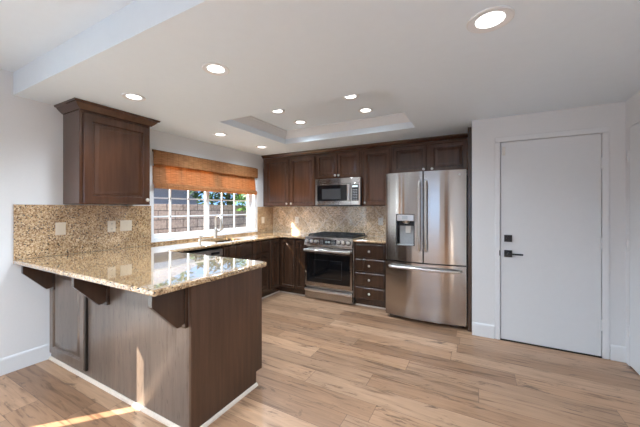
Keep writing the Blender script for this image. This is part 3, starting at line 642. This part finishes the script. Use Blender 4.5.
for x in (RX0 + .05, RX1 - .05): bm = nb(); box(bm, x - .016, x + .016, hy, OY + .001, .725, .758, .005); part('handle_bracket', bm, 'steel2', hd)
bm = nb(); prism(bm, [(RX0 + .003, .022), (RX1 - .003, .022), (RX1 - .003, .168), (RX0 + .003, .168)], frame((0, OY, 0), XP, YN), -.042, 0); wd = part('warming_drawer', bm, 'steel', t)
bm = nb(); prism(bm, [(-OY, .165), (-OY + .018, .160), (-OY + .022, .150), (-OY + .010, .125), (-OY, .118)], frame((RX0 + .003, 0, 0), YN, XP), 0, RX1 - RX0 - .006); part('drawer_pull', bm, 'steel2', wd)
bm = nb(); box(bm, RX0 + .02, RX1 - .02, 3.84, 4.385, .931, .937, .002); part('burner_pan', bm, 'iron', t)
for bx in (RX0 + .15, RC, RX1 - .15):
    for by in ((3.97, 4.25) if bx != RC else (4.11,)):
        bm = nb(); lathe(bm, (bx, by, .937), (0, 0, 1), [(.055, 0), (.05, .008), (.036, .010), (.036, .017), (.03, .020)], 18); part('burner', bm, 'iron', t)
for k in range(3):
    a = RX0 + .025 + k * .243; b = a + .236; bm = nb()
    for x in (a, b - .012): box(bm, x, x + .012, 3.85, 4.375, .955, .970, .003)
    for y in (3.85, 4.105, 4.363): box(bm, a, b, y, y + .012, .955, .970, .003)
    box(bm, (a + b) / 2 - .006, (a + b) / 2 + .006, 3.85, 4.375, .955, .972, .003)
    for y in (3.97, 4.25): box(bm, a, b, y - .005, y + .005, .955, .972, .003)
    for x in (a, b - .012):
        for y in (3.85, 4.363): box(bm, x, x + .012, y, y + .012, .936, .957)
    part('grate', bm, 'iron', t)
# ------------------------------------------------------------------ microwave
MX0, MX1, MZ0, MZ1, MY = -2.262, -1.506, 1.396, 1.818, 4.03
t = thing('microwave', 'stainless over-the-range microwave with black window mounted under the short cabinet', 'microwave', (-1.91, 4.2, MZ0))
bm = nb(); box(bm, MX0, -1.5225, MY + .03, YBB, MZ0, MZ1, .002); part('body', bm, 'dark', t)
mf = MY
bm = nb(); box(bm, MX0, -1.657, mf, mf + .03, MZ0 + .014, MZ1 - .085, .003); md = part('door', bm, 'steel', t)
bm = nb(); box(bm, MX0 + .035, -1.718, mf - .002, mf + .006, 1.474, 1.716, .003); mw = part('window', bm, 'black', md, 'black glass microwave window')
bm = nb(); box(bm, MX0 + .12, -1.82, mf - .0028, mf - .001, 1.50, 1.66, .001); part('window_screen', bm, 'dark', mw)
bm = nb(); box(bm, -1.708, -1.670, mf - .030, mf + .002, 1.468, 1.72, .010); part('handle', bm, 'steel2', md)
bm = nb(); box(bm, -1.655, MX1, mf, mf + .03, MZ0 + .014, MZ1 - .085, .003); cp = part('control_panel', bm, 'steel', t)
bm = nb(); box(bm, -1.642, -1.533, mf - .002, mf + .006, 1.474, 1.716, .003); kp = part('keypad', bm, 'black', cp)
for r in range(7):
    for c in range(3): bm = nb(); box(bm, -1.625 + c * .028, -1.61 + c * .028, mf - .0026, mf - .001, 1.49 + r * .024, 1.497 + r * .024); part('key_mark', bm, 'label', kp)
bm = nb(); box(bm, -1.63, -1.547, mf - .0026, mf - .001, 1.672, 1.70); part('display', bm, 'led', kp)
bm = nb(); box(bm, MX0, MX1, mf, mf + .03, MZ1 - .083, MZ1, .003); vt = part('vent_panel', bm, 'steel', t)
bm = nb(); box(bm, MX0, MX1, mf + .002, mf + .03, MZ0, MZ0 + .013, .002); part('bottom_grille', bm, 'dark', t)

# ------------------------------------------------------------------ sink, faucet, blind
t = thing('sink', 'stainless undermount sink in the granite below the window', 'sink', (-3.07, 2.89, .70))
bm = nb(); a0, a1, b0, b1 = SK; lp = lambda i, z: [Vector((a0 + i, b0 + i, z)), Vector((a1 - i, b0 + i, z)), Vector((a1 - i, b1 - i, z)), Vector((a0 + i, b1 - i, z))]
loops(bm, [lp(-.012, CT0), lp(-.012, .885), lp(.004, .72), lp(.03, .705), lp(.03, .708), lp(.008, .725), lp(.0, .885), lp(.0, CT0)]); part('basin', bm, 'steel2', t)
bm = nb(); lathe(bm, (-3.07, 2.89, .7085), (0, 0, 1), [(.045, 0), (.045, .003), (.03, .001)], 20); part('drain', bm, 'chrome', t)
t = thing('faucet', 'brushed nickel gooseneck kitchen faucet at the sink in front of the window', 'faucet', (-3.325, 2.98, CT1))
FXx, FYy = -3.325, 2.985
bm = nb(); prism(bm, [(FXx + px, FYy + py) for px, py in rc(0, .11, .028, 0, 180, 8) + rc(0, -.22, .028, 180, 360, 8)], frame((0, 0, 0), XP, (0, 0, 1), YP), CT1 + .0012, CT1 + .010); part('deck_plate', bm, 'nickel', t)
bm = nb(); lathe(bm, (FXx, FYy, CT1 + .010), (0, 0, 1), [(.029, 0), (.027, .01), (.024, .03), (.023, .13), (.018, .14), (.014, .15)], 20); part('body', bm, 'nickel', t)
dv = Vector((.97, -.25, 0)); B0 = Vector((FXx, FYy, 0)); rr = .078
pts = [B0 + Vector((0, 0, CT1 + .14 + .02 * k)) for k in range(7)]; zc = pts[-1].z
pts += [B0 + dv * (rr - rr * math.cos(R(180 * k / 14))) + Vector((0, 0, zc + rr * math.sin(R(180 * k / 14)))) for k in range(1, 15)]
e = B0 + dv * 2 * rr; pts += [e + Vector((0, 0, zc - .02)), e + Vector((0, 0, zc - .04))]
bm = nb(); tube(bm, pts, .0135, 14); part('spout', bm, 'nickel', t)
bm = nb(); lathe(bm, e + Vector((0, 0, zc - .035)), (0, 0, -1), [(.014, 0), (.019, .012), (.021, .05), (.023, .085), (.020, .095)], 18); part('spray_head', bm, 'nickel', t)
bm = nb(); cyl(bm, (FXx, FYy, 1.02), (FXx + .02, FYy + .055, 1.03), .012); tube(bm, [(FXx + .02, FYy + .055, 1.03), (FXx + .03, FYy + .085, 1.05), (FXx + .035, FYy + .10, 1.10)], [.009, .008, .006]); part('lever_handle', bm, 'nickel', t)
t = thing('soap_dispenser', 'short brushed nickel soap dispenser left of the faucet on the counter', 'soap dispenser', (-3.31, 2.70, CT1))
bm = nb(); lathe(bm, (-3.31, 2.70, CT1 + .0012), (0, 0, 1), [(.024, 0), (.022, .006), (.014, .012), (.013, .045), (.017, .05), (.017, .062), (.008, .066)], 18); part('pump_body', bm, 'nickel', t)
bm = nb(); tube(bm, [(-3.31, 2.70, CT1 + .060), (-3.28, 2.69, CT1 + .066), (-3.235, 2.675, CT1 + .060)], [.008, .007, .006]); part('nozzle', bm, 'nickel', t)

t = thing('roman_shade', 'woven bamboo roman shade pulled half up over the kitchen window', 'window shade', (-3.37, 3.01, 1.60))
def cloth(y0, y1, prof, wav=.004, seed=0):      # prof: (x offset from wall, z) thickened sheet
    rnd = random.Random(seed); bm = nb(); n = 28; ls = []
    ph = rnd.random() * 6
    for k in range(n + 1):
        y = y0 + (y1 - y0) * k / n; w = wav * (math.sin(k * .9 + ph) + .6 * math.sin(k * 2.1 + ph * 2))
        fr_ = [Vector((XW + a + w * (.3 + .7 * j / len(prof)), y, z)) for j, (a, z) in enumerate(prof)]; bk = [v + Vector((-.004, 0, 0)) for v in fr_[::-1]]
        ls.append(fr_ + bk)
    return loops(bm, ls)
part('shade_panel', cloth(2.10, 3.925, [(-.008, 2.05), (-.004, 1.90), (.004, 1.76), (.012, 1.675), (.020, 1.655), (.018, 1.642)], .004, 1), 'blind', t)
part('bottom_fold', cloth(2.10, 3.925, [(.018, 1.672), (.046, 1.650), (.050, 1.625), (.044, 1.60), (.034, 1.597)], .003, 2), 'blind', t)
part('valance', cloth(2.085, 3.94, [(.022, 2.055), (.046, 2.05), (.050, 1.96), (.047, 1.888), (.040, 1.885)], .004, 3), 'blind', t)
bm = nb(); box(bm, XW - .02, XW + .02, 2.09, 3.935, 2.035, 2.06); part('headrail', bm, 'bark', t)

# ------------------------------------------------------------------ recessed lights
LG = [(-1.56, 1.402, CZ, .088, 'recessed ceiling light in front of the ceiling tray, nearest the peninsula end'), (-2.562, 1.422, CZ, .088, 'recessed ceiling light near the lone wall cabinet on the left wall'),
      (-2.881, 2.663, CZ, .088, 'recessed ceiling light above the sink, just left of the ceiling tray'), (-2.909, 3.498, CZ, .088, 'recessed ceiling light close to the back corner beside the window'),
      (.056, 1.694, CZ, .105, 'recessed ceiling light at upper right, nearest the white door'),
      (-2.02, 2.71, TZ, .088, 'recessed light in the ceiling tray, near left of the four'), (-2.02, 3.20, TZ, .088, 'recessed light in the ceiling tray, far left of the four'),
      (-1.115, 2.70, TZ, .088, 'recessed light in the ceiling tray, near right of the four'), (-1.12, 3.17, TZ, .088, 'recessed light in the ceiling tray, far right of the four')]
LG += [(-2.3, -.75, 2.49, .088, 'added fill light in the high dining ceiling on the patio door side'), (-.3, -.75, 2.49, .088, 'added fill light in the high dining ceiling away from the patio door')]  # unseen pair, added to brighten the floor, left wall and peninsula front
for x, y, z, r, lab in LG:
    t = thing('recessed_light', lab, 'ceiling light', (x, y, z), 'recessed ceiling lights')
    bm = nb(); lathe(bm, (x, y, z), (0, 0, -1), [(r, 0), (r, .004), (r * .95, .007), (r * .70, .004), (r * .62, .0005)], 32, False, False); part('trim_ring', bm, 'trim', t)
    bm = nb(); lathe(bm, (x, y, z), (0, 0, -1), [(r * .62, .0004), (r * .60, .001), (r * .3, .0015), (.001, .0015)], 32, False, True); part('lens', bm, 'lens', t, 'bright lit lens')
    l = add_light('downlight', 'SPOT', 46 if y > 0 else 340, (x, y, z - .02), (0, 0, 0), (.77, .89, 1), spot_size=R(150), spot_blend=.8, shadow_soft_size=.06); l.parent = t; l.location = (0, 0, -.02)

# ------------------------------------------------------------------ outside the frame but lighting and mirrored in it
t = thing('vertical_blind', 'white vertical blind hanging across the patio door', 'window blind', (XW + .05, -.32, 0))
bm = nb(); box(bm, XW + .015, XW + .075, PY0 - .05, PY1 + .05, 2.045, 2.09, .004); part('headrail', bm, 'trim', t)
y = PY0 - .03; k = 0
tx, ty = -math.sin(AZ), math.cos(AZ)
while y < PY1 + .04:
    if not (-.395 < y < -.245):
        bm = nb(); c = Vector((XW + .045, y, 0)); f = frame(c, (tx, ty, 0), (ty, -tx, 0)); hw = .044
        prism(bm, [(-hw, .03), (hw, .03), (hw, 2.045), (-hw, 2.045)], f, -.0006, .0006); part('vane', bm, 'vane', t)
    y += .074; k += 1
for O, U, N, w, lab in (((XW + .10, -.90, 0), YP, XP, .24, 'added tan drape across the middle of the patio door, for reflections'), ((XW + .10, -1.66, 0), YP, XP, .30, 'added tan drape at the rear edge of the patio door, for reflections'), ((.72, -3.23, 0), XP, YP, .34, 'added tan drape on the rear wall right of the added window, for reflections')):  # unseen drapes added for orange streaks mirrored in the refrigerator
    bm = nb(); n = 40; ls = []; f = frame(O, U, N)
    for k in range(n + 1): a = w * k / n; c = .035 + .03 * math.sin(k * 1.25); ls.append([f(a, .04, c), f(a, 2.2, c), f(a, 2.2, c - .004), f(a, .04, c - .004)])
    loops(bm, ls); solo('added_drape', bm, 'added_drape', lab, 'added_drape')

# ------------------------------------------------------------------ outdoors beyond the kitchen window
bm = nb(); box(bm, -30, XW - .16, -14, 24, -.4, -.12); o = struct('ground', bm, 'soil')
bm = nb(); box(bm, -6.35, -6.15, -8, 14, -.12, 1.40); box(bm, -6.37, -6.13, -8, 14, 1.40, 1.46, .01); solo('block_wall', bm, 'block', 'tan concrete block garden wall seen through the kitchen window', 'wall')
t = thing('neighbour_house', 'grey house with shingle roof beyond the block wall', 'house', (-12, 4, -.12))
bm = nb(); box(bm, -15, -9.4, -6, 7.6, -.12, 2.35); part('wall', bm, 'stucco', t)
bm = nb(); prism(bm, [(9.0, 2.30), (9.0, 2.40), (12.2, 3.75), (15.4, 2.40), (15.4, 2.30), (12.2, 3.62)], frame((0, -6.5, 0), XN, YP), 0, 14.4); part('roof', bm, 'shingle', t)
bm = nb(); box(bm, -9.02, -8.98, -6.5, 7.9, 2.22, 2.42); part('fascia', bm, 'fascia', t)
def foliage(bm, c, rad, n, size, rnd):
    for _ in range(n):
        while True:
            d = Vector((rnd.uniform(-1, 1), rnd.uniform(-1, 1), rnd.uniform(-1, 1)))
            if .25 < d.length < 1: break
        p = Vector(c) + Vector((d.x * rad[0], d.y * rad[1], d.z * rad[2])); u = Vector((rnd.uniform(-1, 1), rnd.uniform(-1, 1), rnd.uniform(-.6, .6))).normalized(); v = u.cross(Vector((rnd.uniform(-1, 1), rnd.uniform(-1, 1), 1))).normalized(); s = size * rnd.uniform(.6, 1.3)
        w = u.cross(v) * s * .12; vs = [p - u * s, p + v * s * .42 + w, p + u * s, p - v * s * .42 + w]
        bm.faces.new([bm.verts.new(q) for q in vs])
    return bm
def tree(name, label, base, trunk_h, blobs, mat, n, size, seed):
    rnd = random.Random(seed); t = thing(name, label, 'tree', base); bm = nb(); b = Vector(base)
    tube(bm, [b, b + Vector((.04, .03, trunk_h * .5)), b + Vector((0, 0, trunk_h))], [.09, .07, .05], 10)
    for c, rad in blobs: tube(bm, [b + Vector((0, 0, trunk_h * .85)), b.lerp(Vector(c), .5) + Vector((0, 0, trunk_h * .4)), Vector(c)], [.045, .03, .012], 8)
    part('trunk', bm, 'bark', t); bm = nb()
    for c, rad in blobs: foliage(bm, c, rad, n, size, rnd)
    part('foliage', bm, mat, t)
tree('tree', 'bright green leafy tree in front of the block wall at the right of the window', (-5.6, 6.6, -.12), 1.5, [((-5.5, 6.4, 1.65), (.5, .75, .55)), ((-5.7, 7.3, 2.1), (.6, .8, .8)), ((-5.6, 6.9, 2.9), (.7, 1.0, .7))], 'leaf', 420, .085, 3)
tree('tree', 'dark green tree behind the block wall right of the grey house', (-7.4, 7.2, -.12), 2.0, [((-7.3, 6.6, 1.9), (.6, .9, .6)), ((-7.4, 8.3, 2.4), (.8, 1.2, 1.0)), ((-7.5, 10.0, 2.6), (.9, 1.4, 1.2)), ((-7.4, 11.8, 2.6), (.9, 1.4, 1.2))], 'leafd', 520, .11, 5)
tree('tree', 'tall green tree rising behind the grey house', (-17.5, 10.5, -.12), 3.0, [((-17.3, 10.0, 4.6), (1.2, 1.6, 1.4)), ((-17.6, 12.0, 5.2), (1.3, 1.6, 1.5))], 'leaf', 420, .2, 8)
